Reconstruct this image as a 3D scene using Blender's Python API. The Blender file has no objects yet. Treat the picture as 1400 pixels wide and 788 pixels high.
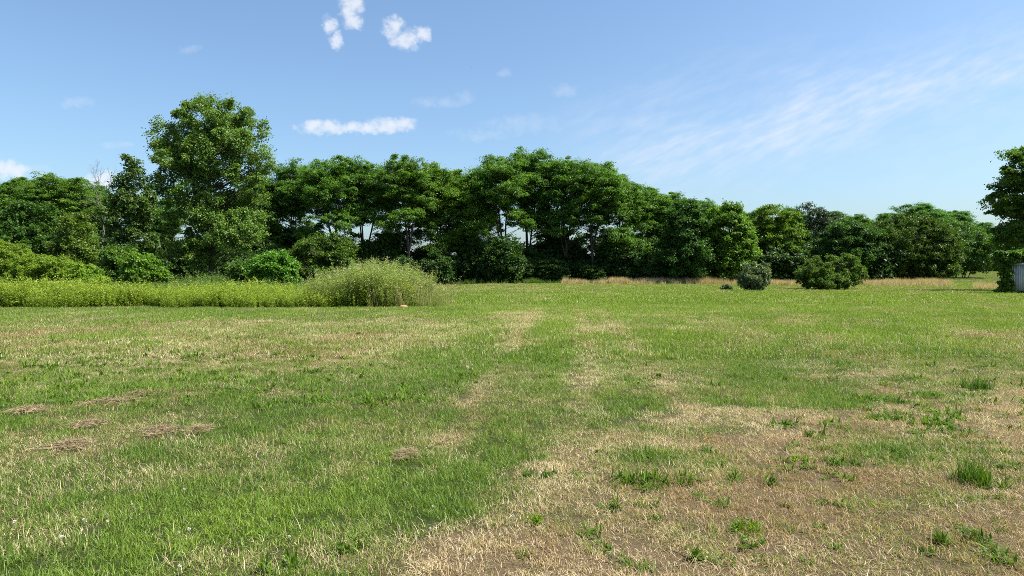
import bpy, math
import numpy as np
from mathutils import Vector

# ------------------------------------------------------------------ basics
F, CX, HZ, CAMH = 933.0, 700.0, 374.0, 1.65      # focal in px of the 1400 frame, centre, horizon row, eye height
scene = bpy.context.scene
COL = scene.collection
rg = np.random.default_rng
SUN_AZ, SUN_EL = math.radians(100), math.radians(58)  # azimuth measured from +Y towards +X


def sst(a, b, x):
    t = np.clip((np.asarray(x, float) - a) / (b - a), 0, 1)
    return t * t * (3 - 2 * t)


def vnoise(x, y, seed=0):
    xi, yi = np.floor(x).astype(np.int64), np.floor(y).astype(np.int64)
    fx, fy = x - xi, y - yi
    fx, fy = fx * fx * (3 - 2 * fx), fy * fy * (3 - 2 * fy)

    def h(i, j):
        n = (i * 374761393 + j * 668265263 + seed * 1442695041) & 0xFFFFFFFF
        n = ((n ^ (n >> 13)) * 1274126177) & 0xFFFFFFFF
        return ((n ^ (n >> 16)) & 0xFFFF) / 65535.0
    a, b, c, d = h(xi, yi), h(xi + 1, yi), h(xi, yi + 1), h(xi + 1, yi + 1)
    return (a * (1 - fx) + b * fx) * (1 - fy) + (c * (1 - fx) + d * fx) * fy


def fbm(x, y, scale, seed=0, oct=4):
    s, amp, tot = 0, 1.0, 0
    for k in range(oct):
        s = s + amp * vnoise(x / scale * 2 ** k + 13.7 * k, y / scale * 2 ** k - 7.1 * k, seed + k)
        tot += amp
        amp *= .55
    return s / tot


def ground_z(x, y):
    x, y = np.asarray(x, float), np.asarray(y, float)
    u = x / np.maximum(y, 5.0)
    z = 2.2 * sst(72, 210, y) * sst(.30, .52, u)
    z = z + .32 * np.exp(-((y - 90) / 22) ** 2) * sst(-.16, .0, u) * (1 - sst(.25, .5, u))
    z = z + .05 * (fbm(x, y, 6.0, 5, 2) - .5) + .03 * (fbm(x, y, .7, 9, 2) - .5) * (1 - sst(10, 25, y))
    return z


def PX(px, y):
    return (px - CX) / F * y


def mk(name, V, Q, mat, parent=None, face=None, link=True, smooth=False):
    """one mesh object of quads; face = dict of per-face float attributes"""
    V = np.asarray(V, np.float32)
    Q = np.asarray(Q, np.int32)
    me = bpy.data.meshes.new(name)
    me.vertices.add(len(V))
    me.vertices.foreach_set('co', V.ravel())
    n, k = Q.shape
    me.loops.add(n * k)
    me.loops.foreach_set('vertex_index', Q.ravel())
    me.polygons.add(n)
    me.polygons.foreach_set('loop_start', np.arange(0, n * k, k, dtype=np.int32))
    me.update(calc_edges=True)
    if smooth:
        me.polygons.foreach_set('use_smooth', np.ones(n, bool))
    for a, v in (face or {}).items():
        at = me.attributes.new(a, 'FLOAT', 'FACE')
        at.data.foreach_set('value', np.asarray(v, np.float32))
    for m in (mat if isinstance(mat, (list, tuple)) else [mat]):
        me.materials.append(m)
    o = bpy.data.objects.new(name, me)
    if link:
        COL.objects.link(o)
    o.parent = parent
    return o


def tag(o, label=None, cat=None, group=None, kind=None):
    for k, v in (('label', label), ('category', cat), ('group', group), ('kind', kind)):
        if v:
            o[k] = v
    return o


def empty(name, loc, rz=0, sc=1.0):
    o = bpy.data.objects.new(name, None)
    COL.objects.link(o)
    o.empty_display_size = .3
    o.location = loc
    o.rotation_euler = (0, 0, rz)
    o.scale = sc if isinstance(sc, tuple) else (sc, sc, sc)
    return o


def unit(v):
    return v / np.maximum(np.linalg.norm(v, axis=-1, keepdims=True), 1e-9)


# ------------------------------------------------------------------ materials
def mat_new(name):
    m = bpy.data.materials.new(name)
    m.use_nodes = True
    nt = m.node_tree
    nt.nodes.clear()
    out = nt.nodes.new('ShaderNodeOutputMaterial')
    return m, nt, out


def nd(nt, t, ins=None, **kw):
    n = nt.nodes.new(t)
    for k, v in kw.items():
        setattr(n, k, v)
    for k, v in (ins or {}).items():
        s = n.inputs[k]
        if isinstance(v, bpy.types.NodeSocket):
            nt.links.new(v, s)
        else:
            s.default_value = v
    return n


def math_(nt, op, a, b=None, c=None, clamp=False):
    n = nt.nodes.new('ShaderNodeMath')
    n.operation = op
    n.use_clamp = clamp
    for i, v in enumerate((a, b, c)):
        if v is None:
            continue
        if isinstance(v, bpy.types.NodeSocket):
            nt.links.new(v, n.inputs[i])
        else:
            n.inputs[i].default_value = v
    return n.outputs[0]


def mixc(nt, fac, a, b, mode='MIX'):
    n = nt.nodes.new('ShaderNodeMix')
    n.data_type = 'RGBA'
    n.blend_type = mode
    for i, v in ((0, fac), (6, a), (7, b)):
        if isinstance(v, bpy.types.NodeSocket):
            nt.links.new(v, n.inputs[i])
        else:
            n.inputs[i].default_value = v if i == 0 else (*v, 1)
    return n.outputs[2]


def attr(nt, name, typ='GEOMETRY'):
    n = nt.nodes.new('ShaderNodeAttribute')
    n.attribute_name = name
    n.attribute_type = typ
    return n


def leaf_finish(nt, out, col, trans=.35, rough=.45, spec=.35, tcol=None):
    p = nd(nt, 'ShaderNodeBsdfPrincipled', {'Base Color': col, 'Roughness': rough, 'Specular IOR Level': spec})
    tc = mixc(nt, 1.0, col, tcol or (1.5, 1.6, .6), 'MULTIPLY')
    t = nd(nt, 'ShaderNodeBsdfTranslucent', {'Color': tc})
    mx = nd(nt, 'ShaderNodeMixShader', {0: trans, 1: p.outputs[0], 2: t.outputs[0]})
    nt.links.new(mx.outputs[0], out.inputs[0])


def leaf_mat(name, dark, light, trans=.32, rough=.5, spec=.3, tint=True, odd=None, odd_at=.97):
    m, nt, out = mat_new(name)
    r = attr(nt, 'rnd').outputs['Fac']
    col = mixc(nt, r, dark, light)
    if odd:
        col = mixc(nt, math_(nt, 'GREATER_THAN', r, odd_at), col, odd)
    if tint:
        oi = nt.nodes.new('ShaderNodeObjectInfo')
        col = mixc(nt, 1.0, col, oi.outputs['Color'], 'MULTIPLY')
    leaf_finish(nt, out, col, trans, rough, spec)
    return m


def bark_mat(name, a, b, scale=6):
    m, nt, out = mat_new(name)
    tc = nd(nt, 'ShaderNodeTexCoord')
    mp = nd(nt, 'ShaderNodeMapping', {'Vector': tc.outputs['Object'], 'Scale': (scale, scale, scale * .25)})
    nz = nd(nt, 'ShaderNodeTexNoise', {'Vector': mp.outputs[0], 'Scale': 2.0, 'Detail': 5.0})
    rp = nd(nt, 'ShaderNodeMapRange', {'Value': nz.outputs[0], 'From Min': .35, 'From Max': .65})
    col = mixc(nt, rp.outputs[0], a, b)
    bm = nd(nt, 'ShaderNodeBump', {'Height': nz.outputs[0], 'Strength': .6, 'Distance': .05})
    p = nd(nt, 'ShaderNodeBsdfPrincipled', {'Base Color': col, 'Roughness': .9, 'Specular IOR Level': .1, 'Normal': bm.outputs[0]})
    nt.links.new(p.outputs[0], out.inputs[0])
    return m


M = {}
M['bark'] = bark_mat('dark_furrowed_bark', (.04, .032, .025), (.13, .11, .09))
M['bark_pale'] = bark_mat('grey_bark', (.07, .06, .05), (.2, .18, .15))
M['locust'] = leaf_mat('locust_leaf', (.04, .098, .014), (.14, .255, .036), odd=(.18, .27, .04), trans=.46)
M['cotton'] = leaf_mat('cottonwood_leaf', (.05, .095, .016), (.14, .205, .045), rough=.5, spec=.25, trans=.3)
M['broad'] = leaf_mat('broad_leaf', (.034, .082, .012), (.115, .2, .026), trans=.4)
M['shrub'] = leaf_mat('shrub_leaf', (.05, .1, .014), (.14, .22, .03), odd=(.2, .24, .05))
M['silver'] = leaf_mat('grey_green_leaf', (.035, .06, .03), (.1, .135, .07), rough=.4, spec=.5)
M['weed'] = leaf_mat('goldenrod_leaf', (.12, .19, .022), (.3, .37, .045), trans=.35, tint=False)
M['weed_tall'] = leaf_mat('tall_weed_leaf', (.12, .18, .032), (.3, .36, .085), trans=.3, tint=False, odd=(.42, .42, .26), odd_at=.94)
M['scrub'] = leaf_mat('scrub_leaf', (.035, .085, .014), (.115, .2, .032), tint=False, odd=(.3, .32, .2), odd_at=.96)
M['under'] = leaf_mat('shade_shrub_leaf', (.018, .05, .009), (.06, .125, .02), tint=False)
M['tuft'] = leaf_mat('weed_tuft_leaf', (.05, .1, .012), (.16, .225, .026), trans=.3, spec=.1)
M['straw'] = leaf_mat('dead_thatch', (.09, .065, .035), (.42, .33, .2), trans=.1, spec=.1)
M['dry_tall'] = leaf_mat('dry_meadow_straw', (.36, .26, .14), (.7, .56, .35), trans=.25, tint=False, spec=.15, odd=(.14, .18, .05), odd_at=.9)


def grass_mat():
    m, nt, out = mat_new('lawn_grass_blade')
    r = attr(nt, 'rnd').outputs['Fac']
    r2 = attr(nt, 'rnd2').outputs['Fac']
    dry = attr(nt, 'dry', 'INSTANCER').outputs['Fac']
    tone = attr(nt, 'tone', 'INSTANCER').outputs['Fac']
    g = mixc(nt, r2, (.055, .12, .014), (.18, .27, .035))
    gy = mixc(nt, r2, (.13, .23, .02), (.33, .43, .05))
    g = mixc(nt, tone, g, gy)
    pale = attr(nt, 'pale', 'INSTANCER').outputs['Fac']
    d = mixc(nt, pale, mixc(nt, r2, (.16, .105, .05), (.5, .36, .18)), mixc(nt, r2, (.34, .26, .14), (.8, .66, .43)))
    isdry = math_(nt, 'LESS_THAN', r, dry)
    col = mixc(nt, isdry, g, d)
    leaf_finish(nt, out, col, .3, .45, .3, (1.4, 1.4, .7))
    return m


def ground_mat():
    m, nt, out = mat_new('lawn_ground')
    dry = attr(nt, 'dry').outputs['Fac']
    geo = nd(nt, 'ShaderNodeNewGeometry')
    n1 = nd(nt, 'ShaderNodeTexNoise', {'Vector': geo.outputs['Position'], 'Scale': 9.0, 'Detail': 6.0, 'Roughness': .7})
    n2 = nd(nt, 'ShaderNodeTexNoise', {'Vector': geo.outputs['Position'], 'Scale': 60.0, 'Detail': 4.0, 'Roughness': .7})
    k = math_(nt, 'ADD', dry, math_(nt, 'MULTIPLY', math_(nt, 'SUBTRACT', n1.outputs[0], .5), .9), clamp=True)
    g = mixc(nt, n2.outputs[0], (.012, .022, .006), (.05, .07, .018))  # soil and thatch colours darkened to stand in for shade between blades
    d = mixc(nt, n2.outputs[0], (.04, .028, .016), (.2, .145, .085))
    col = mixc(nt, k, g, d)
    bm = nd(nt, 'ShaderNodeBump', {'Height': n2.outputs[0], 'Strength': .7, 'Distance': .03})
    p = nd(nt, 'ShaderNodeBsdfPrincipled', {'Base Color': col, 'Roughness': .95, 'Specular IOR Level': .05, 'Normal': bm.outputs[0]})
    nt.links.new(p.outputs[0], out.inputs[0])
    return m


M['grass'] = grass_mat()
M['ground'] = ground_mat()


def plain_mat(name, a, b, scale=8, rough=.7, metal=0.0, stretch=(1, 1, 1)):
    m, nt, out = mat_new(name)
    tc = nd(nt, 'ShaderNodeTexCoord')
    mp = nd(nt, 'ShaderNodeMapping', {'Vector': tc.outputs['Object'], 'Scale': stretch})
    nz = nd(nt, 'ShaderNodeTexNoise', {'Vector': mp.outputs[0], 'Scale': scale, 'Detail': 6.0, 'Roughness': .65})
    rp = nd(nt, 'ShaderNodeMapRange', {'Value': nz.outputs[0], 'From Min': .3, 'From Max': .7})
    col = mixc(nt, rp.outputs[0], a, b)
    p = nd(nt, 'ShaderNodeBsdfPrincipled', {'Base Color': col, 'Roughness': rough, 'Metallic': metal})
    nt.links.new(p.outputs[0], out.inputs[0])
    return m


M['shed_wall'] = plain_mat('weathered_shed_siding', (.42, .4, .37), (.64, .62, .58), 5, .7, 0, (3, 3, .4))
M['shed_roof'] = plain_mat('pale_shed_roof', (.6, .6, .58), (.8, .8, .78), 4, .5)
M['clod'] = plain_mat('dry_clay', (.3, .15, .08), (.46, .27, .16), 12, .95)
M['flower'] = plain_mat('clover_flower', (.42, .36, .26), (.74, .7, .58), 40, .8)
M['bird'] = plain_mat('dark_feather', (.02, .02, .02), (.05, .045, .04), 20, .8)


# ------------------------------------------------------------------ plant geometry (numpy)
def leaf_quads(p, d, n, L, W, fold=.12):
    s = unit(np.cross(d, n))
    nn = np.cross(s, d)
    L, W = L[:, None], W[:, None]
    V = np.stack([p - d * L / 2, p + s * W / 2 + nn * W * fold + d * L * .04,
                  p + d * L / 2 - nn * L * .06, p - s * W / 2 + nn * W * fold + d * L * .04], 1)
    N = len(p)
    return V.reshape(-1, 3), np.arange(N * 4).reshape(N, 4)


def tube(pts, rad, k=6):
    pts = np.asarray(pts, float)
    n = len(pts)
    t = np.gradient(pts, axis=0)
    t = unit(t)
    a = unit(np.cross(t, np.array([.37, .93, .11])))
    b = np.cross(t, a)
    ang = np.arange(k) * 2 * math.pi / k
    V = pts[:, None] + (a[:, None] * np.cos(ang)[None, :, None] + b[:, None] * np.sin(ang)[None, :, None]) * np.asarray(rad)[:, None, None]
    i = np.arange(n - 1)[:, None] * k
    j = np.arange(k)[None]
    Q = np.stack([i + j, i + (j + 1) % k, i + k + (j + 1) % k, i + k + j], -1).reshape(-1, 4)
    return V.reshape(-1, 3), Q


class Geo:
    def __init__(s):
        s.V, s.Q, s.n = [], [], 0

    def add(s, V, Q):
        s.V.append(V)
        s.Q.append(Q + s.n)
        s.n += len(V)

    def get(s):
        return np.concatenate(s.V), np.concatenate(s.Q)


def clumps_in(rng, lobes, n, mind, flat, shell):
    lobes = np.asarray(lobes, float)
    w = lobes[:, 3] * lobes[:, 4] * lobes[:, 5]
    w = w ** .8
    w /= w.sum()
    out = []
    for _ in range(n * 40):
        if len(out) >= n:
            break
        l = lobes[rng.choice(len(lobes), p=w)]
        d = rng.normal(size=3)
        d /= np.linalg.norm(d)
        r = (shell + (1 - shell) * rng.random()) ** .6
        c = l[:3] + d * r * l[3:6]
        if c[2] < .05:
            continue
        if out:
            q = (np.array(out) - c) / np.array([1, 1, flat])
            if (np.einsum('ij,ij->i', q, q) < mind * mind).any():
                continue
        out.append(c)
    return np.array(out)


def crown_leaves(rng, C, R, flat, sprays, lps, L, W, droop=.3, up=.9, sflat=None, spray_r=.36, thin=None):
    sflat = flat if sflat is None else sflat
    n = len(C)
    d = unit(rng.normal(size=(n, sprays, 3)))
    d[..., 2] = np.where(rng.random((n, sprays)) < .6, np.abs(d[..., 2]), d[..., 2])
    r = rng.random((n, sprays, 1)) ** .4
    S = C[:, None] + d * r * R[:, None, None] * np.array([1, 1, flat])
    S[..., 2] -= (r[..., 0] ** 2) * R[:, None] * droop * .35
    Rs = np.repeat(R[:, None], sprays, 1) * spray_r * rng.uniform(.6, 1.35, (n, sprays))
    off = rng.normal(size=(n, sprays, lps, 3)) * .62
    p = S[:, :, None] + off * Rs[..., None, None] * np.array([1, 1, sflat])
    outw = unit(p - C[:, None, None] + 1e-6)
    ax = unit(outw * .7 + rng.normal(size=p.shape) * .55 + np.array([0, 0, -droop]))
    nm = unit(np.array([0, 0, up]) + outw * .45 + rng.normal(size=p.shape) * .5)
    p, ax, nm = (a.reshape(-1, 3) for a in (p, ax, nm))
    N = len(p)
    k = rng.uniform(.65, 1.3, N)
    V, Q = leaf_quads(p, ax, nm, L * k, W * k)
    keep_z = p[:, 2] > .03
    if thin is not None:
        keep_z &= rng.random(N) < np.repeat(thin, sprays * lps)
    Q = Q[keep_z]
    sp_r = np.repeat(rng.random(n * sprays), lps)
    rnd = np.clip(.55 * sp_r + .5 * rng.random(N) - .02, 0, 1)[keep_z]
    return V, Q, rnd


def leader(rng, a, b, n=7, wob=.25):
    t = np.linspace(0, 1, n)[:, None]
    p = np.asarray(a) * (1 - t) + np.asarray(b) * t
    w = rng.normal(size=(n, 3)) * wob * np.array([1, 1, .2])
    w[0] = 0
    return p + np.cumsum(w, 0) * .5 * (1 - .3 * t)


def build_wood(rng, leaders, radii, C, Rb=.035, tips=True):
    g = Geo()
    nodes, nrad = [], []
    for P, (r0, r1) in zip(leaders, radii):
        t = np.linspace(0, 1, len(P))
        rad = r0 + (r1 - r0) * t ** .8
        rad[0] *= 1.25
        g.add(*tube(P, rad, 7))
        f = np.linspace(0, len(P) - 1, len(P) * 4)
        i = np.minimum(f.astype(int), len(P) - 2)
        nodes.append(P[i] + (P[i + 1] - P[i]) * (f - i)[:, None])
        nrad.append(np.interp(f, np.arange(len(P)), rad))
    nodes, nrad = np.concatenate(nodes), np.concatenate(nrad)
    for c in C:
        dv = c - nodes
        h = np.hypot(dv[:, 0], dv[:, 1])
        cost = np.linalg.norm(dv, axis=1) + np.abs(dv[:, 2] - .55 * h) * .7 + (dv[:, 2] < 0) * 3
        i = int(np.argmin(cost))
        a = nodes[i]
        ln = np.linalg.norm(c - a)
        mid = a + (c - a) * .5 + np.array([0, 0, .10 * ln]) + rng.normal(size=3) * .07 * ln
        t = np.linspace(0, 1, 5)[:, None]
        P = a * (1 - t) ** 2 + 2 * mid * t * (1 - t) + c * t ** 2
        r0 = min(nrad[i] * .6, Rb * (.5 + .22 * ln))
        g.add(*tube(P, np.linspace(r0, r0 * .25, 5), 5))
        if tips:
            for _ in range(3):
                e = c + rng.normal(size=3) * np.array([.6, .6, .2]) * .9
                s = P[3]
                g.add(*tube(np.array([s, (s + e) / 2 + rng.normal(size=3) * .06, e]), [r0 * .4, r0 * .3, r0 * .12], 4))
    return g.get()


def tree_meshes(seed, lobes, n, cr, flat, sprays, lps, L, W, leaders, radii, leafmat, barkmat='bark', mind=.8, shell=.35,
                droop=.3, up=.9, sflat=None, spray_r=.36, Rb=.035, tips=True, wisps=0):
    """returns (trunk mesh datablock, crown mesh datablock)"""
    rng = rg(seed)
    C = clumps_in(rng, lobes, n, mind * cr, flat, shell)
    R = cr * rng.uniform(.55, 1.3, len(C))
    thin = None
    if wisps:                                  # loose sprays standing out of the crown's surface
        j = rng.choice(len(C), wisps)
        mid = C.mean(0)
        C = np.concatenate([C, C[j] + unit(C[j] - mid) * cr * rng.uniform(.5, 1.0, (wisps, 1)) + rng.normal(size=(wisps, 3)) * .3])
        R = np.concatenate([R, cr * rng.uniform(.5, .8, wisps)])
        thin = np.concatenate([np.ones(len(C) - wisps), rng.uniform(.12, .35, wisps)])
    V, Q, rnd = crown_leaves(rng, C, R, flat, sprays, lps, L, W, droop, up, sflat, spray_r, thin)
    crown = mk('crown', V, Q, M[leafmat], face={'rnd': rnd}, link=False).data
    V, Q = build_wood(rng, leaders(rng), radii, C, Rb, tips)
    trunk = mk('trunk', V, Q, M[barkmat], link=False, smooth=True).data
    return trunk, crown


def place(name, meshes, loc, rz, sc, label, cat, group=None, tint=(1, 1, 1), parts=('trunk', 'crown')):
    e = empty(name, loc, rz, sc)
    tag(e, label, cat, group)
    for me, nm in zip(meshes, parts):
        o = bpy.data.objects.new(nm, me)
        COL.objects.link(o)
        o.parent = e
        o.color = (*tint, 1)
    return e


# ------------------------------------------------------------------ kinds of trees
def locust(seed, nlow, H=18.0):
    r = rg(seed + 900)
    lobes = []
    k = int(r.integers(3, 5))
    for i in range(k):
        a = 6.28 * (i + r.random() * .6) / k
        rr = r.uniform(1.0, 2.0)
        lobes.append((math.cos(a) * rr, math.sin(a) * rr, H * r.uniform(.68, .80), r.uniform(1.9, 2.7), r.uniform(1.9, 2.7), H * r.uniform(.16, .22)))
    lobes.append((r.uniform(-.6, .6), r.uniform(-.6, .6), H * .87, 2.5, 2.5, H * .12))
    for i in range(nlow):
        a = 6.28 * (i + r.random()) / nlow
        lobes.append((math.cos(a) * 2.3, math.sin(a) * 2.3, H * r.uniform(.3, .58), 1.8, 1.8, H * .10))

    def lead(rng):
        fork = H * rng.uniform(.12, .30)
        base = np.zeros(3)
        top = np.array([rng.uniform(-.5, .5), rng.uniform(-.5, .5), fork])
        out = [leader(rng, base - [0, 0, .4], top, 6, .14)]
        for l in lobes[:k]:
            out.append(leader(rng, out[0][-1], (l[0] * .8, l[1] * .8, l[2] + H * .1), 7, .26))
        return out
    radii = [(.24, .17)] + [(.12, .035)] * k
    return tree_meshes(seed, lobes, 242 if nlow > 4 else 165, .72, .95, 8, 42, .26, .092, lead, radii, 'locust', mind=.92, shell=.25, droop=.65, up=.6, sflat=.6, spray_r=.52, Rb=.03, wisps=70)


def bushy(seed, lobes, n, cr, L, W, leafmat, stems=7, sprays=12, lps=42, flat=.8, shell=.55, rad=.05, spread=.5, mind=.7, droop=.2, up=.6, spray_r=.36, barkmat='bark'):
    zt = max(l[2] for l in lobes)
    rx = max(abs(l[0]) + l[3] for l in lobes)

    def lead(rng):
        out = []
        for i in range(stems):
            a = 6.28 * (i + rng.random()) / stems
            b = np.array([math.cos(a), math.sin(a), 0]) * rx * .12
            out.append(leader(rng, b - [0, 0, .15], (math.cos(a) * rx * spread * rng.random() ** .5, math.sin(a) * rx * spread * rng.random() ** .5, zt * rng.uniform(.8, 1.15)), 6, .03 * zt))
        return out
    return tree_meshes(seed, lobes, n, cr, flat, sprays, lps, L, W, lead, [(rad, rad * .3)] * stems, leafmat, barkmat, mind=mind, shell=shell,
                       droop=droop, up=up, spray_r=spray_r, Rb=rad * .5, tips=False)


def broadleaf(seed, lobes, n, cr, L, W, leafmat, H, tr=.25, sprays=12, lps=48, flat=.75, shell=.4, mind=.75, droop=.25, up=.7, forks=3, spray_r=.36, fork_h=.3, barkmat='bark', wisps=0):
    def lead(rng):
        t = leader(rng, (0, 0, -.4), (0, 0, H * .93), 10, .14)
        out = [t]
        for i in range(forks):
            l = lobes[rng.integers(len(lobes))]
            s = t[2 + i % 3]
            out.append(leader(rng, s, (l[0], l[1], l[2] + l[5] * .5), 6, .15))
        return out
    return tree_meshes(seed, lobes, n, cr, flat, sprays, lps, L, W, lead, [(tr, .03)] + [(tr * .5, .03)] * forks, leafmat, barkmat, mind=mind, shell=shell,
                       droop=droop, up=up, spray_r=spray_r, Rb=.03, wisps=wisps)


# ------------------------------------------------------------------ terrain
def ground_px(x, y):
    yy = np.maximum(y, 1.0)
    return CX + F * x / yy, HZ + F * CAMH / yy


BLOBS = [  # frame px of the patch of ground: u, v, ru, rv, amount, slope
    (250, 478, 300, 40, .19, 0), (50, 470, 110, 40, .16, 0), (470, 470, 130, 34, .2, 0), (640, 452, 150, 16, .06, 0),
    (560, 765, 300, 45, .40, 0), (350, 775, 120, 30, .15, 0), (600, 605, 60, 14, .26, -.1), (440, 648, 80, 24, .24, -.15),
    (705, 470, 26, 60, .36, -.4), (820, 485, 50, 14, .14, .2), (895, 508, 40, 12, .24, .4), (650, 545, 22, 50, .22, -.9), (1350, 459, 50, 4, .55, 0), (800, 520, 30, 60, .12, -.3),
    (150, 555, 130, 8, .25, -.12), (1100, 440, 260, 12, .10, 0), (760, 394, 260, 6, .18, 0), (1250, 395, 160, 6, .16, 0),
    (300, 600, 330, 26, -.30, -.22), (500, 535, 240, 24, -.24, -.14), (80, 690, 190, 60, -.26, 0), (800, 560, 120, 20, -.2, 0),
    (620, 690, 70, 28, -.34, -.2), (1050, 490, 380, 34, -.12, 0), (820, 418, 560, 18, -.2, 0), (300, 430, 300, 9, -.14, 0),
    (910, 630, 80, 13, -.75, 0), (950, 592, 60, 7, -.6, 0), (1215, 624, 90, 20, -.75, 0), (1140, 548, 80, 8, -.65, 0), (1262, 541, 30, 5, -.6, 0),
    (1000, 590, 40, 7, -.4, 0), (680, 700, 40, 40, -.3, 0), (1120, 560, 70, 7, -.4, 0), (1230, 690, 90, 18, -.3, 0), (940, 730, 60, 20, -.24, 0), (1040, 740, 80, 20, -.16, 0), (790, 600, 60, 12, .3, 0),
]
TRACKS = [[(585, 665), (650, 555), (690, 490), (715, 450), (735, 422)], [(770, 620), (795, 545), (806, 490), (800, 450), (786, 420)], [(935, 560), (892, 500), (862, 470), (835, 442), (815, 422)]]
EDGE_U = [520, 585, 640, 700, 760, 860, 1000, 1060, 1200, 1400, 1700]
EDGE_V = [800, 740, 690, 645, 606, 580, 560, 546, 533, 526, 520]


def dryness(x, y):
    u, v = ground_px(x, y)
    d = .20 + 0 * u
    for cu, cv, ru, rv, a, sl in BLOBS:
        vv = v - cv - sl * (u - cu)
        d = d + a * np.exp(-((u - cu) / ru) ** 2 - (vv / rv) ** 2)
    f = np.interp(u, EDGE_U, EDGE_V)
    wob = (fbm(x, y, 1.1, 31, 3) - .5) * 90 + (fbm(x, y, .3, 77, 2) - .5) * 50
    reg = sst(-22, 24, v - f + wob) * sst(500, 600, u)
    d = d + .66 * reg
    d = d + (fbm(x, y, 2.2, 3, 4) - .5) * .95 + (fbm(x, y, .35, 12, 2) - .5) * .6
    al, ac = .42 * x + .91 * y, .91 * x - .42 * y
    d = d + (fbm(al * .14, ac, .9, 88, 3) - .5) * .55
    for tr in TRACKS:
        P = [((a - CX) / F * (F * CAMH / (b - HZ)), F * CAMH / (b - HZ)) for a, b in tr]
        best = np.full(np.shape(x), 1e9)
        for (x0, y0), (x1, y1) in zip(P[:-1], P[1:]):
            dx, dy = x1 - x0, y1 - y0
            t = np.clip(((x - x0) * dx + (y - y0) * dy) / (dx * dx + dy * dy), 0, 1)
            best = np.minimum(best, np.hypot(x - x0 - t * dx, y - y0 - t * dy))
        d = d + .30 * np.exp(-(best / (.12 + .008 * y)) ** 2) * (.1 + 1.5 * fbm(x, y, 1.2, 33, 2))
    d = np.where(y > 70, d * .8 + .04, d)
    return np.clip(d, .03, .97)


def tone_of(x, y):
    u, v = ground_px(x, y)
    t = .26 + .5 * sst(490, 415, v) * sst(480, 760, u) + .16 * sst(560, 430, v)
    t = t + .28 * np.exp(-((u - 200) / 200) ** 2 - ((v - 715) / 55) ** 2) + .25 * np.exp(-((u - 480) / 160) ** 2 - ((v - 600) / 18) ** 2)
    t = t - .3 * np.exp(-((u - 300) / 300) ** 2 - ((v - 585 + .2 * (u - 300)) / 22) ** 2)
    t = t + (fbm(x, y, 1.6, 55, 3) - .5) * .7 + (fbm(x, y, 9.0, 58, 2) - .5) * .4 + (fbm((.42 * x + .91 * y) * .14, .91 * x - .42 * y, .7, 89, 3) - .5) * .6
    return np.clip(t, 0, 1)


def pale_of(x, y):
    u, v = ground_px(x, y)
    p = .45 + 1.7 * (fbm(x, y, 1.3, 66, 3) - .5) + .8 * (fbm(x, y, .25, 67, 2) - .5)
    for cu, cv, ru, rv, a in ((760, 650, 90, 40, .5), (1060, 590, 70, 40, .5), (900, 565, 120, 20, .2), (1330, 690, 70, 30, .2), (700, 700, 60, 30, .3), (1250, 600, 170, 40, -.25),
                              (850, 745, 200, 30, -.3), (1100, 700, 150, 40, -.2), (1300, 560, 120, 12, -.1), (250, 480, 300, 40, .15), (700, 480, 160, 70, .5)):
        p = p + a * np.exp(-((u - cu) / ru) ** 2 - ((v - cv) / rv) ** 2)
    return np.clip(p, 0, 1)


def axis_pts(segs):
    out = []
    for a, b, st in segs:
        out.append(np.arange(a, b, st))
    return np.concatenate(out)


ys = axis_pts([(-60, -4, 4), (-4, 16, .2), (16, 40, .6), (40, 130, 1.5), (130, 260, 6), (260, 700, 40), (700, 3200, 250)])
xp = axis_pts([(0, 14, .2), (14, 40, .8), (40, 130, 3), (130, 300, 12), (300, 700, 60), (700, 3000, 250)])
xs = np.concatenate([-xp[:0:-1], xp])
GX, GY = np.meshgrid(xs, ys)
GZ = ground_z(GX, GY)
nx, ny = len(xs), len(ys)
idx = np.arange(nx * ny).reshape(ny, nx)
Q = np.stack([idx[:-1, :-1], idx[:-1, 1:], idx[1:, 1:], idx[1:, :-1]], -1).reshape(-1, 4)
gro = mk('ground', np.stack([GX, GY, GZ], -1).reshape(-1, 3), Q, M['ground'], smooth=True)
tag(gro, kind='structure')
at = gro.data.attributes.new('dry', 'FLOAT', 'POINT')
at.data.foreach_set('value', dryness(GX, GY).astype(np.float32).ravel())


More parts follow.
